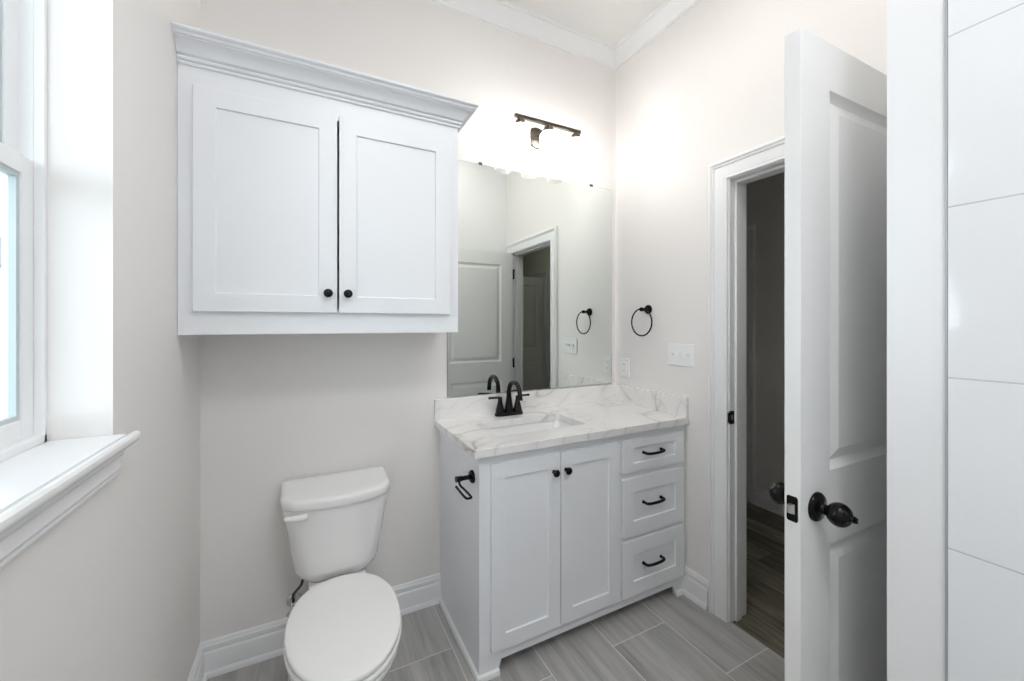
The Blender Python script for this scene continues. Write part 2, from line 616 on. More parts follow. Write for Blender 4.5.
struct(MB().box(-0.60, YF - 0.2, -0.12, 1.742, YB + 0.12, 0).build('floor', M['floor']), 'grey streaked rectangular floor tiles laid in running bond', 'floor')
struct(MB().box(1.742, HY0 - 0.1, -0.12, HX1 + 0.12, HY1 + 0.1, -0.001).build('floor_hall', M['hall_floor']), 'dark brown wood plank floor of the hall', 'floor')
struct(MB().box(-0.62, YF - 0.2, ZC, HX0, YB + 0.12, ZC + 0.12).build('ceiling', M['ceiling']), 'off-white bathroom ceiling', 'ceiling')
struct(MB().box(HX0, HY0 - 0.1, 2.75, HX1 + 0.12, HY1 + 0.1, 2.87).build('ceiling_hall', M['ceiling']), 'hall ceiling beyond the doorway', 'ceiling')
H2Y0, H2Y1 = 1.965, 2.70      # closed hall door
H3Y0, H3Y1 = -1.80, -1.05     # open hall door
wall_boxes('wall_hall', [(HX1, HY0, 0, HX1 + 0.12, H3Y0, 2.8), (HX1, H3Y1, 0, HX1 + 0.12, H2Y0, 2.8), (HX1, H2Y1, 0, HX1 + 0.12, HY1, 2.8),
                         (HX1, H3Y0, DZ, HX1 + 0.12, H3Y1, 2.8), (HX1, H2Y0, DZ, HX1 + 0.12, H2Y1, 2.8)], M['wall'], 'hall wall opposite the bathroom doorway')
wall_boxes('wall_hall_end', [(HX0, HY0 - 0.1, 0, HX1 + 0.12, HY0, 2.8), (HX0, HY1, 0, HX1 + 0.12, HY1 + 0.1, 2.8)], M['wall'], 'end walls of the hall')
wall_boxes('wall_closet', [(HX1 + 0.9, H3Y0 - 0.3, 0, HX1 + 1.0, H3Y1 + 0.3, 2.8), (HX1 + 0.12, H3Y0 - 0.4, 0, HX1 + 1.0, H3Y0 - 0.3, 2.8),
                           (HX1 + 0.12, H3Y1 + 0.3, 0, HX1 + 1.0, H3Y1 + 0.4, 2.8), (HX1 + 0.12, H3Y0 - 0.3, 2.7, HX1 + 0.9, H3Y1 + 0.3, 2.8),
                           (HX1 + 0.12, H3Y0 - 0.3, -0.1, HX1 + 0.9, H3Y1 + 0.3, 0)], M['wall'], 'dim closet behind the open hall door')

# baseboards: (distance from the wall, height)
BASE = [(0, 0), (0.027, 0), (0.027, 0.010), (0.024, 0.017), (0.017, 0.021), (0.0155, 0.021), (0.0155, 0.086), (0.0135, 0.092), (0.0095, 0.095),
        (0.0095, 0.099), (0.0125, 0.102), (0.0125, 0.117), (0.0085, 0.121), (0.0085, 0.124), (0.0065, 0.130), (0.003, 0.133), (0, 0.133)]
VX0 = 0.588                      # vanity side
struct(MB().sweep([(VX0, YB, 0), (XL, YB, 0)], BASE, (0, 0, 1), flip=True).build('baseboard_back', M['trim']), 'white baseboard behind the toilet', 'baseboard')
struct(MB().sweep([(XL, YB, 0), (XL, YF - 0.09, 0)], BASE, (0, 0, 1), flip=True).build('baseboard_left', M['trim']), 'white baseboard below the window wall', 'baseboard')
struct(MB().sweep([(XR, 1.282, 0), (XR, 1.425, 0)], BASE, (0, 0, 1), flip=True).build('baseboard_right', M['trim']), 'short white baseboard between vanity and door casing', 'baseboard')
struct(MB().sweep([(HX1, H3Y1 + 0.095, 0), (HX1, H2Y0 - 0.095, 0)], BASE, (0, 0, 1), flip=True).build('baseboard_hall', M['trim']), 'white baseboard along the hall wall', 'baseboard')

# crown moulding: (distance from the wall, height above its foot)
CROWN = [(0, 0), (0.010, 0), (0.012, 0.006), (0.010, 0.012), (0.014, 0.016), (0.020, 0.022), (0.029, 0.034), (0.042, 0.050), (0.056, 0.062), (0.066, 0.068),
         (0.066, 0.073), (0.074, 0.076), (0.078, 0.084), (0, 0.084)]
ZK = ZC - 0.084
struct(MB().sweep([(XL, YB, ZK), (XR, YB, ZK), (XR, YW, ZK)], CROWN, (0, 0, 1)).build('trim_1', M['trim']), 'white crown molding below the ceiling', 'crown molding')

# ------------------------------------------------------------------ doorway trim
CASING = [(0, 0), (0, 0.010), (0.003, 0.013), (0.010, 0.013), (0.012, 0.009), (0.015, 0.009), (0.017, 0.011), (0.050, 0.0145), (0.056, 0.0145), (0.059, 0.010),
          (0.062, 0.010), (0.066, 0.017), (0.071, 0.019), (0.073, 0.014), (0.075, 0.014), (0.078, 0.0215), (0.087, 0.0215), (0.092, 0.017), (0.093, 0)]


def casing(name, x, y0, y1, z1, nx, label, clip_low=None):
    """Casing around a doorway on the plane X = x, facing nx; y0 < y1 are the inner edges."""
    mb = MB()
    path = [(x, y1, 0), (x, y1, z1), (x, y0, z1), (x, y0, 0)]
    mb.sweep(path, CASING, (nx, 0, 0), flip=(nx < 0))
    return struct(mb.build(name, M['trim']), label, 'door casing')


casing('trim_2', XR, DY0 + 0.001, DY1, DZ - 0.002, -1, 'white molded casing around the bathroom doorway')
casing('trim_3', HX1, H2Y0, H2Y1, DZ, -1, 'white casing around the closed hall door')
casing('trim_4', HX1, H3Y0, H3Y1, DZ, -1, 'white casing around the open hall door')
jm = MB()
jt, jx0, jx1 = 0.0065, XR - 0.001, HX0 + 0.001
jm.box(jx0, DY1 - jt, 0, jx1, DY1, DZ)
jm.box(jx0, DY0, 0, jx1, DY0 + jt, DZ)
jm.box(jx0, DY0 + jt, DZ - jt, jx1, DY1 - jt, DZ)
sx0, sx1, st = XR + 0.036, XR + 0.075, 0.010             # stop
jm.box(sx0, DY1 - jt - st, 0, sx1, DY1 - jt, DZ - jt)
jm.box(sx0, DY0 + jt, 0, sx1, DY0 + jt + st, DZ - jt)
jm.box(sx0, DY0 + jt + st, DZ - jt - st, sx1, DY1 - jt - st, DZ - jt)
jamb = struct(jm.build('trim_5', M['trim'], bevel=0.0012), 'white door jamb with stop and black strike plate', 'door jamb')
sp = MB().box(XR - 0.004, DY1 - jt - 0.002, 0.915, XR + 0.030, DY1 - jt + 0.0005, 0.975)
sp.box(XR - 0.010, DY1 - jt - 0.002, 0.922, XR - 0.004, DY1 - jt + 0.004, 0.968)
spo = sp.build('strike_plate', M['black'], jamb, bevel=0.0008, origin=(0, 0, 0))
spo['label'] = 'black strike plate'
MB().box(XR + 0.008, DY1 - jt - 0.0026, 0.933, XR + 0.020, DY1 - jt - 0.0018, 0.957).build('strike_hole', M['nickel'], spo, origin=(0, 0, 0))

# ------------------------------------------------------------------ doors
DOOR_RINGS = [(0.002, 0.003), (0.014, 0.0115), (0.018, 0.0130), (0.042, 0.0045), (0.045, 0.0030), (0.047, 0.0030)]


def make_door(name, w, h, mtx, label, kind='structure'):
    """Two-panel leaf in local coordinates: x from the free edge (0) to the hinge edge (w), front at y=0, back at y=0.035."""
    loc = mtx @ Vector((w, 0, 0))
    d = thing(name, loc, label, 'door', kind=kind)
    sti = 0.119
    mb = MB()
    slab(mb, w, h, 0.0345, (sti, w - sti), (0.25, 0.844, 1.018, h - 0.112), [(1, 1), (1, 3)], DOOR_RINGS, both=True, mtx=mtx)
    mb.build('door_leaf', M['door'], d, merge=True, bevel=0.001, sharp=25)
    return d


def knob_profile(s=1.0):
    rose = [(0, 0), (0.033 * s, 0), (0.033 * s, 0.004 * s), (0.030 * s, 0.008 * s), (0.020 * s, 0.011 * s), (0.0135 * s, 0.014 * s)]
    neck = [(0.0115 * s, 0.018 * s), (0.0115 * s, 0.0235 * s), (0.0135 * s, 0.0255 * s)]
    ball = []
    for i in range(1, 13):
        a = PI * (0.20 + 0.80 * i / 12)
        ball.append((0.0260 * s * math.sin(a), 0.0455 * s - 0.0235 * s * math.cos(a)))
    return rose + neck + ball


DW = 0.742
door_mtx = Matrix.Translation((0.977, 0.4985, 0.012)) @ Matrix.Rotation(math.radians(-0.9), 4, 'Z')
door = make_door('door_1', DW, 2.026, door_mtx, 'white two-panel bathroom door standing open with black knobs')
R3 = door_mtx.to_3x3()
kz = 0.945
kn = MB().lathe(knob_profile(), door_mtx @ Vector((0.061, 0, kz)), R3 @ Vector((0, -1, 0)), 32).build('door_knob', M['black'], door, sharp=50)
kc = door_mtx @ Vector((0.061, -0.0695, kz))
kb = MB().lathe([(0, -0.004), (0.0075, -0.003), (0.0075, 0.004), (0, 0.0045)], kc, R3 @ Vector((0, -1, 0)), 20)
kb.box(-0.0022, -0.009, -0.0055, 0.0022, 0.0, 0.0055, Matrix.Translation(kc) @ R3.to_4x4())
kb.build('privacy_button', M['black'], kn, origin=root_of(kn).location)
MB().lathe(knob_profile(), door_mtx @ Vector((0.061, 0.0345, kz)), R3 @ Vector((0, 1, 0)), 32).build('door_knob', M['black'], door, sharp=50)
lp = MB()
pts = []
for yy, zz in ((0.0055, -0.024), (0.008, -0.0285), (0.0265, -0.0285), (0.029, -0.024), (0.029, 0.024), (0.0265, 0.0285), (0.008, 0.0285), (0.0055, 0.024)):
    pts.append((yy, zz))
lp.loft([[(-0.0012, y, kz + z) for y, z in pts], [(0.0008, y, kz + z) for y, z in pts]], mtx=door_mtx)
lpo = lp.build('latch_plate', M['black'], door)
lpo['label'] = 'black latch plate'
MB().loft([[(-0.0013, 0.0115, kz - 0.011), (-0.0013, 0.023, kz - 0.011), (-0.0013, 0.023, kz + 0.011), (-0.0013, 0.0115, kz + 0.011)],
           [(-0.009, 0.018, kz - 0.009), (-0.009, 0.023, kz - 0.009), (-0.009, 0.023, kz + 0.009), (-0.009, 0.018, kz + 0.009)]], mtx=door_mtx).build('latch_bolt', M['nickel'], lpo, origin=root_of(lpo).location)
for hz in (1.83, 1.0, 0.20):
    hb = MB()
    hb.box(DW - 0.001, 0.006, hz - 0.045, DW + 0.0035, 0.0345, hz + 0.045, door_mtx)
    hb.box(DW + 0.001, 0.030, hz - 0.045, DW + 0.006, 0.062, hz + 0.045, door_mtx)
    hb.build('hinge', M['black'], door, origin=door.location)['label'] = 'black door hinge'

d2 = make_door('door_2', H2Y1 - H2Y0 - 0.006, 2.03, Matrix.Translation((HX1 + 0.055, H2Y1 - 0.003, 0.01)) @ Matrix.Rotation(-PI / 2, 4, 'Z'), 'closed white hall door seen through the bathroom doorway')
d3 = make_door('door_3', 0.742, 2.03, Matrix.Translation((HX1 - 0.745, H3Y1 - 0.040, 0.01)), 'white hall door standing open, seen in the mirror')
for hz in (1.83, 1.0, 0.20):
    hb = MB().box(HX1 - 0.004, H3Y1 - 0.022, hz - 0.045, HX1 + 0.012, H3Y1 + 0.004, hz + 0.045)
    hb.build('hinge', M['black'], d3, origin=d3.location)['label'] = 'black door hinge'

# ------------------------------------------------------------------ window
win = thing('window_1', (-0.50, (WY0 + WY1) / 2, WZ0), 'white double-hung window in a deep wall recess above the sill', 'window', kind='structure')
FX0, FX1 = -0.530, -0.472
fr = MB()
fw = 0.012
for (x0, x1, e) in ((FX0, FX1, 0.010), (FX0, -0.487, 0.012)):
    fr.box(x0, WY0, WZ0, x1, WY0 + e, WZ1)
    fr.box(x0, WY1 - e, WZ0, x1, WY1, WZ1)
    fr.box(x0, WY0, WZ1 - e, x1, WY1, WZ1)
fr.box(FX0, WY0, WZ0, FX1, WY1, WZ0 + 0.030)
fr.build('frame', M['vinyl'], win, bevel=0.0015)


def sash(name, x0, x1, y0, y1, z0, z1, st, rail_b, rail_t):
    mb = MB()
    mb.box(x0, y0, z0, x1, y0 + st, z1)
    mb.box(x0, y1 - st, z0, x1, y1, z1)
    mb.box(x0, y0 + st, z0, x1, y1 - st, z0 + rail_b)
    mb.box(x0, y0 + st, z1 - rail_t, x1, y1 - st, z1)
    s = mb.build(name, M['vinyl'], win, bevel=0.002)
    xm = (x0 + x1) / 2
    a0, a1, b0, b1 = y0 + st, y1 - st, z0 + rail_b, z1 - rail_t
    q = MB()
    e = 0.009
    for (c0, c1, e0, e1) in ((a0, a0 + e, b0, b1), (a1 - e, a1, b0, b1), (a0 + e, a1 - e, b0, b0 + e), (a0 + e, a1 - e, b1 - e, b1)):
        q.box(xm - 0.0055, c0, e0, xm + 0.0055, c1, e1)
    q.build('glazing_bead', M['spacer'], s, origin=win.location)
    MB().box(xm - 0.002, a0 + e * 0.5, b0 + e * 0.5, xm + 0.002, a1 - e * 0.5, b1 - e * 0.5).build('pane', M['glass'], s, origin=win.location)
    return s


lo = sash('lower_sash', -0.505, -0.487, WY0 + 0.006, WY1 - 0.004, WZ0 + 0.030, 1.700, 0.043, 0.040, 0.036)
sash('upper_sash', -0.527, -0.508, WY0 + 0.008, WY1 - 0.006, 1.664, WZ1 - 0.012, 0.043, 0.036, 0.045)
lk = MB().box(-0.505, 0.85, 1.700, -0.488, 0.905, 1.708).box(-0.502, 0.865, 1.708, -0.492, 0.915, 1.716)
lk.build('sash_lock', M['vinyl'], lo, origin=win.location, bevel=0.002)
STOOL = [(0, -0.012), (0.097, -0.012), (0.097, -0.0065), (0.139, -0.0065)]
stl = MB()
sx = XL + 0.040
ring = []
prof = [(-0.470, -0.001), (sx - 0.011, -0.001), (sx - 0.005, -0.002), (sx - 0.001, -0.006), (sx, -0.012), (sx - 0.001, -0.018), (sx - 0.005, -0.023), (sx - 0.012, -0.026),
        (sx - 0.018, -0.028), (sx - 0.021, -0.034), (XL + 0.001, -0.034), (XL + 0.001, -0.026), (-0.470, -0.026)]
ZS = 1.138
y0, y1 = WY0 - 0.045, WY1 + 0.022
# nosing runs past the recess as horns, the shelf itself stays inside it
stl.loft([[(x, y0, ZS + z) for x, z in prof[1:11]], [(x, y1, ZS + z) for x, z in prof[1:11]]])
stl.box(-0.470, WY0 + 0.0005, ZS - 0.016, XL + 0.022, WY1 - 0.0005, ZS - 0.001)
stl.build('window_sill', M['trim'], win, origin=win.location, bevel=0.0008)
APR = [(0, 0), (0.009, 0), (0.011, 0.003), (0.011, 0.007), (0.008, 0.009), (0.008, 0.012), (0.013, 0.014), (0.014, 0.018), (0.012, 0.021), (0.0115, 0.040), (0.016, 0.043), (0.019, 0.050), (0.020, 0.056), (0, 0.056)]
ap = MB()
ap.loft([[(XL + a, WY0 - 0.02, ZS - 0.034 - 0.056 + b) for a, b in APR], [(XL + a, WY1 + 0.0, ZS - 0.034 - 0.056 + b) for a, b in APR]])
ap.build('apron', M['trim'], win, origin=win.location)

# ------------------------------------------------------------------ wall cabinet over the toilet
CX0, CX1, CY, CZ0, CZ1 = XL + 0.001, 0.5735, 1.629, 1.340, 2.245
cab = thing('wall_cabinet', ((CX0 + CX1) / 2, YB, CZ0), 'white two-door shaker wall cabinet with crown top hung above the toilet', 'cabinet')
cb = MB()
t = 0.018
cb.box(CX0, CY + 0.019, CZ0, CX0 + t, YB, CZ1)
cb.box(CX1 - t, CY + 0.019, CZ0, CX1, YB, CZ1)
cb.box(CX0 + t, CY + 0.019, CZ0, CX1 - t, YB, CZ0 + t)
cb.box(CX0 + t, CY + 0.019, CZ1 - t, CX1 - t, YB, CZ1)
cb.box(CX0 + t, YB - 0.008, CZ0 + t, CX1 - t, YB, CZ1 - t)
cb.build('carcass', M['cab'], cab)
ff = MB()
ff.box(CX0, CY, CZ0, CX0 + 0.055, CY + 0.019, CZ1)
ff.box(CX1 - 0.055, CY, CZ0, CX1, CY + 0.019, CZ1)
ff.box(CX0 + 0.055, CY, CZ0, CX1 - 0.055, CY + 0.019, CZ0 + 0.092)
ff.box(CX0 + 0.055, CY, CZ1 - 0.11, CX1 - 0.055, CY + 0.019, CZ1)
ff.build('face_frame', M['cab'], cab)
CYD = CY - 0.019
CCROWN = [(0, 0), (0.007, 0), (0.009, 0.004), (0.008, 0.008), (0.003, 0.0095), (0.003, 0.0115), (0.011, 0.0135), (0.0135, 0.018), (0.0125, 0.022), (0.006, 0.0240), (0.006, 0.0262),
          (0.016, 0.030), (0.021, 0.040), (0.031, 0.052), (0.045, 0.060), (0.052, 0.0615), (0.052, 0.0635), (0.060, 0.066), (0.063, 0.071), (0.058, 0.073), (0.058, 0.075), (0.067, 0.078),
          (0.070, 0.082), (0.070, 0.088), (0, 0.088)]
ZKC = 2.2125
cc = MB().sweep([(CX0, CY, ZKC), (CX1, CY, ZKC), (CX1, YB, ZKC)], CCROWN, (0, 0, 1))
cc.build('crown_molding', M['cab'], cab)


def round_knob(center, axis, parent, m=M['black'], s=1.0):
    prof = [(0, 0), (0.0085 * s, 0), (0.0085 * s, 0.002 * s), (0.0055 * s, 0.004 * s), (0.0052 * s, 0.010 * s), (0.008 * s, 0.014 * s), (0.0135 * s, 0.018 * s),
            (0.0158 * s, 0.0225 * s), (0.0145 * s, 0.027 * s), (0.010 * s, 0.030 * s), (0.005 * s, 0.0315 * s), (0, 0.032 * s)]
    o = MB().lathe(prof, center, axis, 24).build('knob', m, parent, sharp=60)
    o['label'] = 'round black knob'
    return o


for (x0, x1, kx) in ((-0.3295, 0.0975, 0.0665), (0.1045, 0.5325, 0.1335)):
    d = shaker(x0, x1, 1.4165, 2.148, CYD, 0.0185, 0.061).build('door', M['cab'], cab, merge=True, bevel=0.0012)
    round_knob((kx, CYD, 1.487), (0, -1, 0), d)

# ------------------------------------------------------------------ vanity cabinet
VF, VD = 1.425, 1.407              # face frame front, door front
VT = 0.867
van = thing('vanity_cabinet', ((VX0 + XR) / 2, YB, 0), 'white vanity cabinet with two shaker doors and three drawers on short feet', 'vanity')
vb = MB()
t = 0.018
vb.box(VX0, VF + 0.019, 0, VX0 + t, YB, VT)
vb.box(XR - 0.001 - t, VF + 0.019, 0, XR - 0.001, YB - 0.0005, VT)
vb.box(VX0 + t, VF + 0.019, 0.075, XR - 0.001 - t, YB - 0.0005, 0.093)
vb.box(VX0 + t, YB - 0.010, 0.093, XR - 0.001 - t, YB - 0.0005, VT)
vb.box(VX0 + t, VF + 0.10, 0.0, XR - 0.001 - t, VF + 0.115, 0.075)
vb.box(1.266, VF + 0.019, 0.093, 1.284, YB - 0.010, VT)
vb.build('carcass', M['cab'], van)
vf = MB()
XV1 = XR - 0.001
zb = 0.052
# stiles with tapered feet, rails
foot = [(VX0, 0), (VX0 + 0.078, 0), (VX0 + 0.094, zb), (VX0 + 0.048, zb), (VX0 + 0.048, VT), (VX0, VT)]
vf.loft([[(x, VF, z) for x, z in foot], [(x, VF + 0.019, z) for x, z in foot]])
foot2 = [(XV1, 0), (XV1 - 0.062, 0), (XV1 - 0.078, zb), (XV1 - 0.040, zb), (XV1 - 0.040, VT), (XV1, VT)]
vf.loft([[(x, VF, z) for x, z in foot2], [(x, VF + 0.019, z) for x, z in foot2]])
vf.box(VX0 + 0.048, VF, zb, XV1 - 0.040, VF + 0.019, 0.108)
vf.box(VX0 + 0.048, VF, 0.815, XV1 - 0.040, VF + 0.019, VT)
vf.box(1.2655, VF, 0.108, 1.3055, VF + 0.019, 0.815)
vf.box(1.3055, VF, 0.645, XV1 - 0.040, VF + 0.019, 0.685)
vf.box(1.3055, VF, 0.345, XV1 - 0.040, VF + 0.019, 0.395)
vf.build('face_frame', M['cab'], van)
sh = MB()
SHOE = [(0, 0), (0.013, 0), (0.013, 0.010), (0.010, 0.018), (0.004, 0.022), (0, 0.022)]
sh.sweep([(VX0, YB - 0.028, 0), (VX0, VF, 0), (VX0 + 0.083, VF, 0)], SHOE, (0, 0, 1), flip=False)
sh.build('shoe_molding', M['trim'], van)
MB().sweep([(XV1 - 0.067, VF, 0), (XV1 - 0.028, VF, 0)], SHOE, (0, 0, 1), flip=False).build('shoe_molding', M['trim'], van)
for (x0, x1, kx) in ((0.6335, 0.9505, 0.9225), (0.9545, 1.2745, 0.9835)):
    d = shaker(x0, x1, 0.100, 0.832, VD, 0.0175, 0.060).build('door', M['cab'], van, merge=True, bevel=0.0012)
    round_knob((kx - 0.006, VD, 0.757), (0, -1, 0), d)


def bar_pull(cx, z, y, parent):
    w = 0.058
    pts = [(cx - w, y, z), (cx - w, y - 0.016, z)] + bez((cx - w, y - 0.022, z), (cx - w + 0.004, y - 0.030, z - 0.001), (cx - w * 0.6, y - 0.031, z - 0.0025), (cx, y - 0.031, z - 0.003), 8) \
        + bez((cx, y - 0.031, z - 0.003), (cx + w * 0.6, y - 0.031, z - 0.0025), (cx + w - 0.004, y - 0.030, z - 0.001), (cx + w, y - 0.022, z), 8)[1:] + [(cx + w, y - 0.016, z), (cx + w, y, z)]
    mb = MB().tube(pts, 0.0066, 12)
    for s in (-1, 1):
        mb.lathe([(0, 0), (0.008, 0), (0.008, 0.003), (0.0055, 0.005), (0, 0.005)], (cx + s * w, y, z), (0, -1, 0), 16)
    o = mb.build('pull_handle', M['black'], parent, sharp=50)
    o['label'] = 'black bar pull'
    return o


for (z0, z1, hz) in ((0.681, 0.832, 0.754), (0.381, 0.651, 0.517), (0.098, 0.359, 0.226)):
    d = shaker(1.2965, 1.703, z0, z1, VD, 0.0175, 0.0625 if z1 - z0 > 0.2 else 0.041)
    w_, h_ = 1.703 - 1.2965, z1 - z0
    fz = 0.067 if h_ > 0.2 else 0.040
    d = slab(MB(), w_, h_, 0.0175, (0.065, w_ - 0.060), (fz, h_ - fz), [(1, 1)], SHAKER, mtx=Matrix.Translation((1.2965, VD, z0))).build('drawer', M['cab'], van, merge=True, bevel=0.0012)
    bar_pull(1.487, hz + 0.008, VD + 0.0075, d)

# ------------------------------------------------------------------ countertop, sink, faucet
TX0, TY0, TZ0, TZ1 = 0.558, 1.394, VT, 0.901
SX0, SX1, SY0, SY1 = 0.702, 1.182, 1.530, 1.776
ct = thing('countertop', ((TX0 + XR) / 2, YB, TZ0), 'white marble vanity countertop with grey veins and a basin cutout', 'countertop')


def round_rect(x0, x1, y0, y1, r, n=6):
    pts = []
    for cx, cy, a0 in ((x1 - r, y1 - r, 0), (x0 + r, y1 - r, PI / 2), (x0 + r, y0 + r, PI), (x1 - r, y0 + r, 1.5 * PI)):
        for k in range(n + 1):
            a = a0 + PI / 2 * k / n
            pts.append((cx + r * math.cos(a), cy + r * math.sin(a)))
    return pts


def plate_with_hole(mb, outer, inner, z0, z1):
    """outer, inner: same number of points, matched by angle."""
    n = len(outer)
    for z, rev in ((z1, False), (z0, True)):
        v = [(x, y, z) for x, y in outer] + [(x, y, z) for x, y in inner]
        mb.add(v, [(i, (i + 1) % n, n + (i + 1) % n, n + i) for i in range(n)])
    for loop in (outer, inner):
        v = [(x, y, z1) for x, y in loop] + [(x, y, z0) for x, y in loop]
        mb.add(v, [(i, (i + 1) % n, n + (i + 1) % n, n + i) for i in range(n)])


tm = MB()
inner = round_rect(SX0, SX1, SY0, SY1, 0.020)
outer = round_rect(TX0, XR - 0.0005, TY0, YB - 0.0005, 0.004)
plate_with_hole(tm, outer, inner, TZ0, TZ1)
tm.build('slab', M['marble'], ct, merge=True, bevel=0.003, seg=3)
bs = MB().box(TX0, YB - 0.020, TZ1, XR - 0.0005, YB - 0.0005, 1.002).build('backsplash', M['marble'], bevel=0.002, origin=((TX0 + XR) / 2, YB, TZ1))
tag(bs, 'long low marble backsplash strip under the mirror', 'backsplash')
ss = MB().box(XR - 0.020, TY0 + 0.004, TZ1, XR - 0.0005, YB - 0.0205, 1.002).build('side_splash', M['marble'], bevel=0.002, origin=(XR, 1.65, TZ1))
tag(ss, 'short marble side splash below the outlet and switches', 'backsplash')

sk = thing('sink', ((SX0 + SX1) / 2, (SY0 + SY1) / 2, TZ0), 'white rectangular undermount basin below the marble countertop', 'sink')
rings = []
for (g, z, r) in ((0.022, TZ0 - 0.001, 0.035), (0.022, TZ0 - 0.012, 0.035), (0.004, TZ0 - 0.012, 0.03), (-0.012, TZ0 - 0.10, 0.05), (-0.030, TZ0 - 0.140, 0.06), (-0.10, TZ0 - 0.152, 0.02)):
    rings.append([(x, y, z) for x, y in round_rect(SX0 - g, SX1 + g, SY0 - g, SY1 + g, r)])
inn = []
for (g, z, r) in ((-0.085, TZ0 - 0.142, 0.02), (-0.020, TZ0 - 0.130, 0.06), (-0.003, TZ0 - 0.09, 0.045), (0.006, TZ0 - 0.001, 0.03)):
    inn.append([(x, y, z) for x, y in round_rect(SX0 - g, SX1 + g, SY0 - g, SY1 + g, r)])
mbk = MB()
mbk.loft(list(reversed(rings)), (True, False))
mbk.loft(inn, (True, False))
n = len(inn[0])
mbk.add([*inn[-1], *rings[0]], [(i, (i + 1) % n, n + (i + 1) % n, n + i) for i in range(n)])
mbk.build('basin', M['porcelain'], sk, merge=True, sharp=60)
MB().lathe([(0, 0), (0.030, 0), (0.030, 0.002), (0.024, 0.0035), (0, 0.004)], ((SX0 + SX1) / 2, (SY0 + SY1) / 2 + 0.02, TZ0 - 0.142), (0, 0, 1), 28).build('drain', M['black'], sk)

FXc, FYc = 0.938, 1.868
fa = thing('faucet', (FXc, FYc, TZ1), 'black two-handle centerset faucet with high arc spout behind the basin', 'faucet')
fb = MB()
rg = []
for g, z in ((0, 0), (0, 0.010), (-0.003, 0.014), (-0.010, 0.017)):
    rg.append([(x, y, TZ1 + z) for x, y in round_rect(FXc - 0.080 - g, FXc + 0.080 + g, FYc - 0.027 - g, FYc + 0.027 + g, 0.0269 + min(g, 0) * 0.9, 8)])
fb.loft(rg)
fb.build('base', M['black'], fa, sharp=50)
bell = [(0.0, 0), (0.0245, 0), (0.0245, 0.008), (0.0215, 0.020), (0.0165, 0.040), (0.0125, 0.057), (0.0105, 0.071), (0.0108, 0.078), (0.0085, 0.084), (0, 0.086)]
for s in (-1, 1):
    hx = FXc + s * 0.051
    h = MB().lathe(bell, (hx, FYc, TZ1 + 0.012), (0, 0, 1), 28)
    h.build('handle', M['black'], fa, sharp=60)
    hz = TZ1 + 0.012 + 0.078
    pts = catmull([(hx - s * 0.006, FYc, hz - 0.0025), (hx + s * 0.010, FYc - 0.001, hz + 0.003), (hx + s * 0.030, FYc - 0.003, hz + 0.005), (hx + s * 0.052, FYc - 0.005, hz + 0.006), (hx + s * 0.066, FYc - 0.006, hz + 0.006)], 5)
    rads = [0.0085 - 0.003 * min(1, i / 6) for i in range(len(pts) - 3)] + [0.0062, 0.0068, 0.006]
    MB().tube(pts, rads, 14).build('lever', M['black'], fa, sharp=60)
sp_ = MB().lathe([(0, 0), (0.026, 0), (0.026, 0.006), (0.022, 0.025), (0.0175, 0.050), (0.0145, 0.075), (0.013, 0.085), (0, 0.086)], (FXc, FYc, TZ1 + 0.012), (0, 0, 1), 28)
z0 = TZ1 + 0.09
arc = [(FXc, FYc, z0), (FXc, FYc, z0 + 0.026)]
for k in range(1, 15):
    a = PI * 0.97 * k / 14
    arc.append((FXc, FYc - 0.061 + 0.061 * math.cos(a), z0 + 0.026 + 0.061 * math.sin(a)))
arc += [(FXc, FYc - 0.124, z0 + 0.014), (FXc, FYc - 0.126, z0 + 0.004)]
sp_.tube(arc, [0.0135, 0.0125] + [0.0118] * 14 + [0.0122, 0.0128], 16)
sp_.build('spout', M['black'], fa, sharp=60)

# ------------------------------------------------------------------ mirror
MX0, MX1, MZ0, MZ1 = 0.6245, 1.690, 1.006, 2.213
mi = thing('mirror', ((MX0 + MX1) / 2, YB, MZ0), 'large frameless wall mirror above the marble backsplash', 'mirror')
MB().box(MX0, YB - 0.0055, MZ0, MX1, YB - 0.0005, MZ1).build('glass_back', M['mirror_edge'], mi)
MB().box(MX0 + 0.0012, YB - 0.0062, MZ0 + 0.0012, MX1 - 0.0012, YB - 0.0056, MZ1 - 0.0012).build('mirror_face', M['mirror'], mi)
for cx in (0.805, 1.530):
    MB().box(cx - 0.010, YB - 0.009, MZ1 - 0.006, cx + 0.010, YB - 0.0008, MZ1 + 0.008).build('clip', M['bronze'], mi, bevel=0.001)

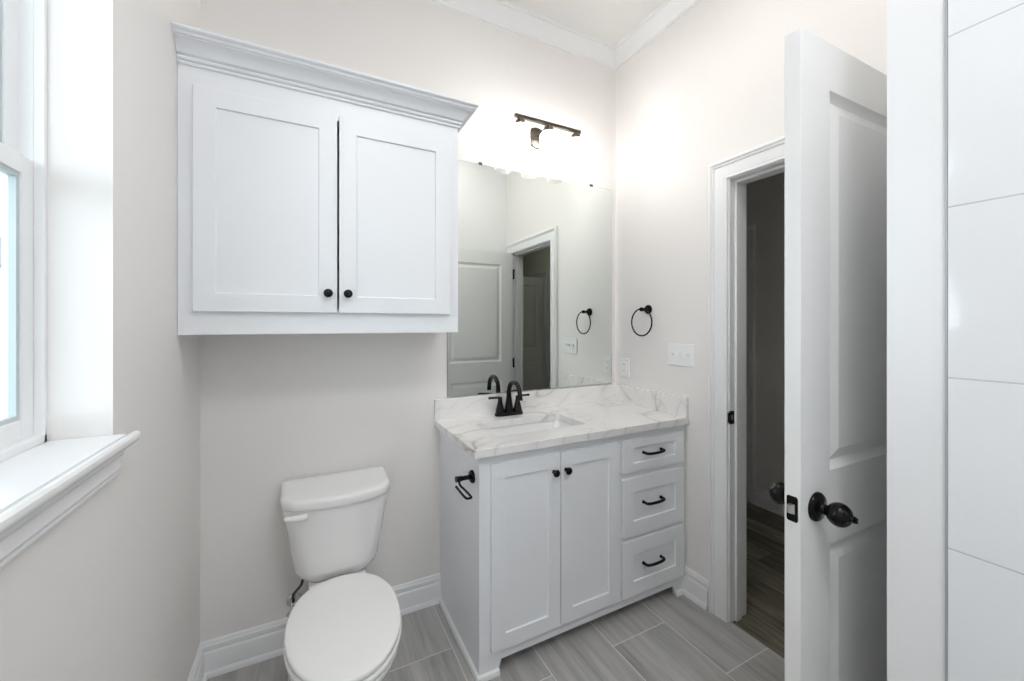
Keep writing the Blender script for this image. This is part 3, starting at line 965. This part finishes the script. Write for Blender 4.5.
# ------------------------------------------------------------------ vanity light
LZ, LY = 2.455, 1.830
vl = thing('vanity_light', (1.160, YB, 2.40), 'three-lamp wall light with dark bronze bar above the mirror', 'wall light')
MB().box(0.953, LY - 0.008, LZ - 0.009, 1.369, LY + 0.008, LZ + 0.009).build('bar', M['bronze'], vl, bevel=0.001)
MB().lathe([(0, 0), (0.060, 0), (0.060, 0.006), (0.056, 0.012), (0.046, 0.016), (0.016, 0.018), (0.014, 0.022), (0, 0.022)], (1.148, YB - 0.0005, 2.418), (0, -1, 0), 36).build('backplate', M['bronze'], vl)
MB().tube(bez((1.148, YB - 0.016, 2.420), (1.148, YB - 0.07, 2.420), (1.148, LY + 0.03, 2.43), (1.148, LY, LZ - 0.004), 10), 0.008, 12).build('arm', M['bronze'], vl)
for lx in (0.985, 1.160, 1.337):
    so = MB().lathe([(0, 0), (0.010, 0), (0.010, -0.010), (0.024, -0.012), (0.026, -0.018), (0.026, -0.030), (0.021, -0.034), (0.021, -0.052), (0.017, -0.056), (0, -0.056)], (lx, LY, LZ - 0.009), (0, 0, 1), 24)
    so = so.build('socket', M['bronze'], vl)
    g = MB()
    prof = [(0.021, -0.036), (0.042, -0.040), (0.049, -0.052), (0.049, -0.203)]
    prof2 = [(0.0465, -0.203), (0.0465, -0.053), (0.040, -0.043), (0.021, -0.039)]
    seg = 32
    rings = [[(lx + r * math.cos(2 * PI * k / seg), LY + r * math.sin(2 * PI * k / seg), LZ - 0.009 + h) for k in range(seg)] for r, h in prof + prof2]
    g.loft(rings + [rings[0]], (False, False))
    g.build('shade', M['shade_glass'], so, merge=True, origin=vl.location)['label'] = 'pale glass cylinder shade'
    bl = [(0, -0.056), (0.013, -0.056), (0.014, -0.070), (0.020, -0.086), (0.027, -0.102), (0.029, -0.116), (0.026, -0.131), (0.018, -0.142), (0.008, -0.147), (0, -0.148)]
    MB().lathe(bl, (lx, LY, LZ - 0.009), (0, 0, 1), 20).build('bulb', M['bulb'], so, origin=vl.location)['label'] = 'glowing bulb'

# unseen fill lights added under the hall, room and shower ceilings
for (nm, x, y, zc, mm, r, lab) in (('added_fill_light', 2.42, -0.60, 2.75, 'fill_lens_hall', 0.14, 'small fill light added under the hall ceiling'),
                               ('added_fill_light', 0.98, 0.86, ZC, 'fill_lens_room', 0.19, 'round fill light added above the bathroom floor'),
                               ('added_fill_light', 0.36, -0.32, ZC, 'fill_lens_shower', 0.26, 'round fill light added inside the shower alcove')):
    cl = thing(nm, (x, y, zc), lab, 'fill light')
    MB().lathe([(r, 0), (r + 0.02, 0), (r + 0.02, -0.022), (r + 0.004, -0.026), (r, -0.02)], (x, y, zc), (0, 0, 1), 40).build('rim', M['plastic'], cl)
    MB().lathe([(0, -0.006), (r, -0.006), (r, -0.022), (r * 0.8, -0.032), (r * 0.4, -0.038), (0, -0.040)], (x, y, zc), (0, 0, 1), 40).build('lens', M[mm], cl)

# ------------------------------------------------------------------ towel ring, switches, outlet, paper holder
ty, tz = 1.668, 1.458
tr = thing('towel_ring', (XR, ty, tz), 'black towel ring on the wall right of the mirror', 'towel ring')
MB().lathe([(0, 0), (0.026, 0), (0.026, 0.006), (0.022, 0.012), (0.013, 0.015), (0.011, 0.020), (0, 0.020)], (XR - 0.0005, ty, tz), (-1, 0, 0), 28).build('mounting_plate', M['black'], tr)
MB().lathe([(0, 0), (0.010, 0), (0.0095, 0.030), (0.0115, 0.034), (0.0115, 0.048), (0.009, 0.052), (0, 0.053)], (XR - 0.012, ty, tz), (-1, 0, 0), 20).build('post', M['black'], tr)
rr = 0.076
xr_ = XR - 0.055
MB().tube([(xr_, ty + rr * math.sin(2 * PI * k / 48), tz + 0.003 - rr + rr * math.cos(2 * PI * k / 48)) for k in range(48)], 0.0042, 12, closed=True).build('ring', M['black'], tr, sharp=60)

sw = thing('light_switch', (XR, 1.443, 1.215), 'white three-gang switch plate beside the door casing', 'light switch')
MB().box(XR - 0.0065, 1.360, 1.158, XR - 0.0003, 1.526, 1.272).build('wall_plate', M['plastic'], sw, bevel=0.004, seg=3)
for ky in (1.397, 1.443, 1.489):
    MB().box(XR - 0.0075, ky - 0.0052, 1.203, XR - 0.006, ky + 0.0052, 1.227).loft(
        [[(XR - 0.007, ky - 0.004, 1.207), (XR - 0.007, ky + 0.004, 1.207), (XR - 0.007, ky + 0.004, 1.227), (XR - 0.007, ky - 0.004, 1.227)],
         [(XR - 0.019, ky - 0.0035, 1.223), (XR - 0.019, ky + 0.0035, 1.223), (XR - 0.0185, ky + 0.0035, 1.230), (XR - 0.0185, ky - 0.0035, 1.230)]]).build('toggle', M['plastic'], sw)
for ky in (1.397, 1.443, 1.489):
    for dz in (-0.030, 0.030):
        MB().lathe([(0, 0), (0.003, 0), (0.002, 0.001), (0, 0.0012)], (XR - 0.0064, ky, 1.215 + dz), (-1, 0, 0), 12).build('screw', M['plastic'], sw)

ou = thing('outlet', (XR, 1.855, 1.110), 'white wall outlet in the corner above the side splash', 'outlet')
MB().box(XR - 0.0060, 1.820, 1.053, XR - 0.0003, 1.890, 1.167).build('wall_plate', M['plastic'], ou, bevel=0.003, seg=3)
MB().box(XR - 0.0085, 1.838, 1.076, XR - 0.0055, 1.872, 1.144).build('socket_face', M['plastic'], ou, bevel=0.001)
for dz in (-0.019, 0.019):
    sl = MB()
    sl.box(XR - 0.0088, 1.848, 1.110 + dz - 0.004, XR - 0.0084, 1.850, 1.110 + dz + 0.005)
    sl.box(XR - 0.0088, 1.860, 1.110 + dz - 0.004, XR - 0.0084, 1.862, 1.110 + dz + 0.005)
    sl.build('slot', M['darkgap'], ou)

hy, hz = 1.492, 0.766
th = thing('toilet_paper_holder', (VX0, hy, hz), 'empty black toilet paper holder on the side of the vanity', 'paper holder')
MB().lathe([(0, 0), (0.0255, 0), (0.0255, 0.006), (0.022, 0.011), (0.013, 0.014), (0, 0.015)], (VX0 - 0.0003, hy, hz), (-1, 0, 0), 28).build('mounting_plate', M['black'], th)
MB().lathe([(0, 0), (0.0095, 0), (0.0085, 0.030), (0.0105, 0.040), (0.0105, 0.056), (0.012, 0.058), (0.012, 0.062), (0, 0.062)], (VX0 - 0.010, hy, hz), (-1, 0, 0), 20).build('post', M['black'], th)
xa = VX0 - 0.058
pts = catmull([(xa, hy, hz), (xa, hy - 0.010, hz - 0.020), (xa + 0.004, hy - 0.060, hz - 0.024), (xa + 0.004, hy - 0.118, hz - 0.025), (xa - 0.004, hy - 0.128, hz - 0.025), (xa - 0.018, hy - 0.120, hz - 0.024), (xa - 0.028, hy - 0.065, hz - 0.010), (xa - 0.030, hy - 0.050, hz - 0.006)], 6)
MB().tube(pts, 0.0043, 12).build('arm', M['black'], th, sharp=60)

# ------------------------------------------------------------------ toilet
TXc = 0.109
to = thing('toilet', (TXc, YB, 0), 'white two-piece toilet with closed lid below the wall cabinet', 'toilet')


def egg(hw, yf, ymid, yb, n=56, pw=2.3, end=0.46):
    """Seat outline: pointed round front (small y), flattened rear. Points run once around."""
    pts = []
    for k in range(n):
        a = 2 * PI * k / n
        cx, cy = math.cos(a), math.sin(a)
        if cy <= 0:
            x = hw * math.copysign(abs(cx) ** (2 / 2.05), cx)
            y = ymid + (ymid - yf) * -abs(cy) ** (2 / 2.05)
        else:
            x = hw * math.copysign(abs(cx) ** (2 / pw), cx)
            y = ymid + (yb - ymid) * abs(cy) ** (2 / pw)
        pts.append((TXc + x, y))
    return pts


def scale_loop(loop, s, cy):
    return [(TXc + (x - TXc) * s, cy + (y - cy) * s) for x, y in loop]


def inset(loop, d):
    n = len(loop)
    out = []
    for i in range(n):
        a, b = Vector(loop[i - 1]), Vector(loop[(i + 1) % n])
        t = (b - a).normalized()
        out.append((loop[i][0] - t.y * d, loop[i][1] + t.x * d))
    return out


def plate(mb, loop, z0, z1, r, dome=0.0):
    """Soft-edged plate from an outline."""
    rings = []
    for (d, z) in ((r * 1.2, z0), (r * 0.4, z0 + r * 0.15), (0, z0 + r * 0.7), (0, z1 - r), (r * 0.3, z1 - r * 0.3), (r, z1), (r * 3, z1 + dome * 0.5), (r * 7, z1 + dome)):
        rings.append([(x, y, z) for x, y in inset(loop, d)])
    cy = sum(p[1] for p in loop) / len(loop)
    rings.append([(TXc + (x - TXc) * 0.25, cy + (y - cy) * 0.25, z1 + dome * 1.25) for x, y in loop])
    mb.loft(rings)
    return mb


LIDZ = 0.412
lid = egg(0.1735, 1.160, 1.425, 1.664)
plate(MB(), lid, LIDZ - 0.018, LIDZ, 0.006, 0.004).build('seat_lid', M['seat'], to, sharp=55)
seat = egg(0.176, 1.157, 1.425, 1.660)
plate(MB(), seat, LIDZ - 0.040, LIDZ - 0.0215, 0.006).build('seat', M['seat'], to, sharp=55)
for s in (-1, 1):
    MB().lathe([(0, -0.020), (0.008, -0.020), (0.009, -0.014), (0.009, 0.014), (0.008, 0.020), (0, 0.020)], (TXc + s * 0.070, 1.664, LIDZ - 0.022), (1, 0, 0), 18).build('seat_hinge', M['seat'], to)
# bowl: rings from the foot up to the rim (half width, front y, middle y, back y, z)
bw = MB()
rings = []
for hw, yf, ym, yb, z, pw in ((0.118, 1.318, 1.56, 1.860, 0.0, 3.2), (0.118, 1.318, 1.56, 1.860, 0.020, 3.2), (0.108, 1.335, 1.56, 1.855, 0.035, 3.0), (0.098, 1.345, 1.55, 1.83, 0.10, 2.8),
                              (0.100, 1.320, 1.53, 1.81, 0.17, 2.6), (0.118, 1.265, 1.49, 1.79, 0.235, 2.5), (0.146, 1.208, 1.45, 1.76, 0.295, 2.4), (0.164, 1.172, 1.43, 1.73, 0.335, 2.4),
                              (0.171, 1.160, 1.425, 1.715, 0.355, 2.4), (0.172, 1.158, 1.425, 1.71, 0.366, 2.4), (0.168, 1.163, 1.425, 1.70, 0.3705, 2.4), (0.120, 1.22, 1.425, 1.65, 0.3705, 2.4)):
    rings.append([(x, y, z) for x, y in egg(hw, yf, ym, yb, pw=pw)])
bw.loft(rings)
# deck that carries the tank
dr = []
for g, z in ((-0.030, 0.22), (-0.012, 0.30), (0, 0.335), (0.002, 0.360), (-0.003, 0.369), (-0.012, 0.3705)):
    dr.append([(x, y, z) for x, y in round_rect(TXc - 0.105 - g, TXc + 0.105 + g, 1.655 - g * 0.3, 1.905 + min(g, 0) * 0.5, 0.045, 8)])
bw.loft(dr)
bw.build('bowl', M['porcelain'], to, sharp=50)
for s in (-1, 1):
    MB().lathe([(0.0145, 0), (0.0145, 0.006), (0.011, 0.014), (0.005, 0.018), (0, 0.0185)], (TXc + s * 0.108, 1.60, 0.018), (0, 0, 1), 18).build('bolt_cap', M['seat'], to)


def tank_ring(hw, yf, yb, z, bow=0.030, r=0.05, rb=None, taper=0.0):
    """Plan of the tank: flat back, bowed front, rounded corners."""
    pts = []
    base = round_rect(-hw, hw, yf, yb, r, 8)
    if rb is not None:                       # tighter corners at the back
        base = round_rect(-hw, hw, yf, yb, rb, 8)[:18] + base[18:]
    # refine the front edge so that it can bow
    out = []
    for i, (x, y) in enumerate(base):
        out.append((x, y))
        nx, ny = base[(i + 1) % len(base)]
        if math.hypot(nx - x, ny - y) > 0.03:
            for k in range(1, 10):
                out.append((x + (nx - x) * k / 10, y + (ny - y) * k / 10))
    for x, y in out:
        f = max(0.0, (yb - y) / (yb - yf))
        pts.append((TXc + x * (1 + taper * (0.5 - f)), y - bow * f * (1 - (x / hw) ** 2), z))
    return pts


tk = MB()
rings = []
for hw, yf, z, bow, r in ((0.078, 1.750, 0.3710, 0.018, 0.045), (0.106, 1.735, 0.3735, 0.020, 0.050), (0.128, 1.724, 0.382, 0.022, 0.055), (0.146, 1.717, 0.398, 0.024, 0.058), (0.157, 1.714, 0.422, 0.026, 0.058),
                          (0.164, 1.717, 0.470, 0.028, 0.055), (0.172, 1.712, 0.520, 0.030, 0.050), (0.181, 1.706, 0.590, 0.031, 0.045), (0.193, 1.699, 0.650, 0.033, 0.045), (0.197, 1.696, 0.6795, 0.034, 0.046)):
    rings.append(tank_ring(hw, yf, 1.918, z, bow, r))
tk.loft(rings)
tk.build('tank', M['porcelain'], to, sharp=50)
tl_ = MB()
rings = []
for g, z in ((-0.006, 0.681), (0.004, 0.6815), (0.007, 0.686), (0.007, 0.708), (0.004, 0.716), (-0.003, 0.7205), (-0.012, 0.722), (-0.05, 0.7235)):
    rings.append(tank_ring(0.197 + g, 1.692 - g, 1.922 + min(g, 0.0), z, 0.036, 0.060 + min(0, g) * 0.3, 0.022 + min(0, g) * 0.2, 0.045))
tl_.loft(rings)
tl_.build('tank_lid', M['porcelain'], to, sharp=50)
lv = MB().lathe([(0, 0), (0.017, 0), (0.017, 0.004), (0.012, 0.010), (0, 0.011)], (TXc - 0.118, 1.688, 0.655), (0, -1, 0), 20)
pts = catmull([(TXc - 0.112, 1.676, 0.657), (TXc - 0.135, 1.671, 0.658), (TXc - 0.160, 1.674, 0.658), (TXc - 0.184, 1.680, 0.659)], 5)
lv.tube(pts, [0.0135] * 5 + [0.0115] * 5 + [0.0095] * 5 + [0.007], 12)
lv.build('flush_lever', M['seat'], to, sharp=60)

va = thing('shutoff_valve', (-0.052, YB, 0.20), 'chrome shutoff valve with dark supply hose behind the toilet bowl', 'valve')
MB().lathe([(0, 0), (0.030, 0), (0.028, 0.005), (0.012, 0.009), (0, 0.010)], (-0.052, YB - 0.0003, 0.20), (0, -1, 0), 24).build('escutcheon', M['chrome'], va)
vv = MB().lathe([(0, 0), (0.008, 0), (0.008, 0.045), (0.012, 0.046), (0.012, 0.075), (0, 0.076)], (-0.052, YB - 0.008, 0.20), (0, -1, 0), 18)
vv.lathe([(0, 0), (0.009, 0), (0.009, 0.026), (0, 0.027)], (-0.052, YB - 0.065, 0.205), (0, 0, 1), 16)
vv.build('valve_body', M['chrome'], va)
oval = [(0.026 * math.cos(2 * PI * k / 24), 0.014 * math.sin(2 * PI * k / 24)) for k in range(24)]
MB().loft([[(-0.052 + a, YB - 0.084 - d, 0.20 + b) for a, b in oval] for d in (0.0, 0.010)]).build('valve_handle', M['chrome'], va, bevel=0.002)
hp = catmull([(-0.052, YB - 0.065, 0.230), (-0.053, YB - 0.075, 0.262), (-0.040, YB - 0.085, 0.285), (-0.022, YB - 0.090, 0.310), (-0.016, YB - 0.090, 0.350), (-0.015, YB - 0.090, 0.385)], 6)
MB().tube(hp, 0.0055, 10).build('supply_hose', M['hose'], va, sharp=60)

# ------------------------------------------------------------------ outdoors, seen through the window
lw = MB().add([(-40, -30, -0.5), (-0.54, -30, -0.5), (-0.54, 40, -0.5), (-40, 40, -0.5)], [(0, 1, 2, 3)]).build('ground', M['patio'])
tag(lw, 'pale concrete ground outside the window', 'ground', None, 'structure')
hs = thing('neighbour_house', (-8.0, 18.0, -0.5), 'pale house with lap siding outside the window', 'house')
hw_ = MB()
nb = 22
rings = []
pr = []
for i in range(nb):
    z = -0.5 + i * 0.16
    pr += [(-7.985, z), (-8.0, z + 0.159)]
pr += [(-14.0, -0.5 + nb * 0.16), (-14.0, -0.5)]
hw_.loft([[(x, 11.0, z) for x, z in pr], [(x, 26.0, z) for x, z in pr]])
hw_.build('siding_wall', M['siding'], hs)
MB().loft([[(-7.5, 10.5, 3.02), (-11.0, 10.5, 4.9), (-14.5, 10.5, 3.02)], [(-7.5, 26.5, 3.02), (-11.0, 26.5, 4.9), (-14.5, 26.5, 3.02)]]).build('roof', M['shingle'], hs)
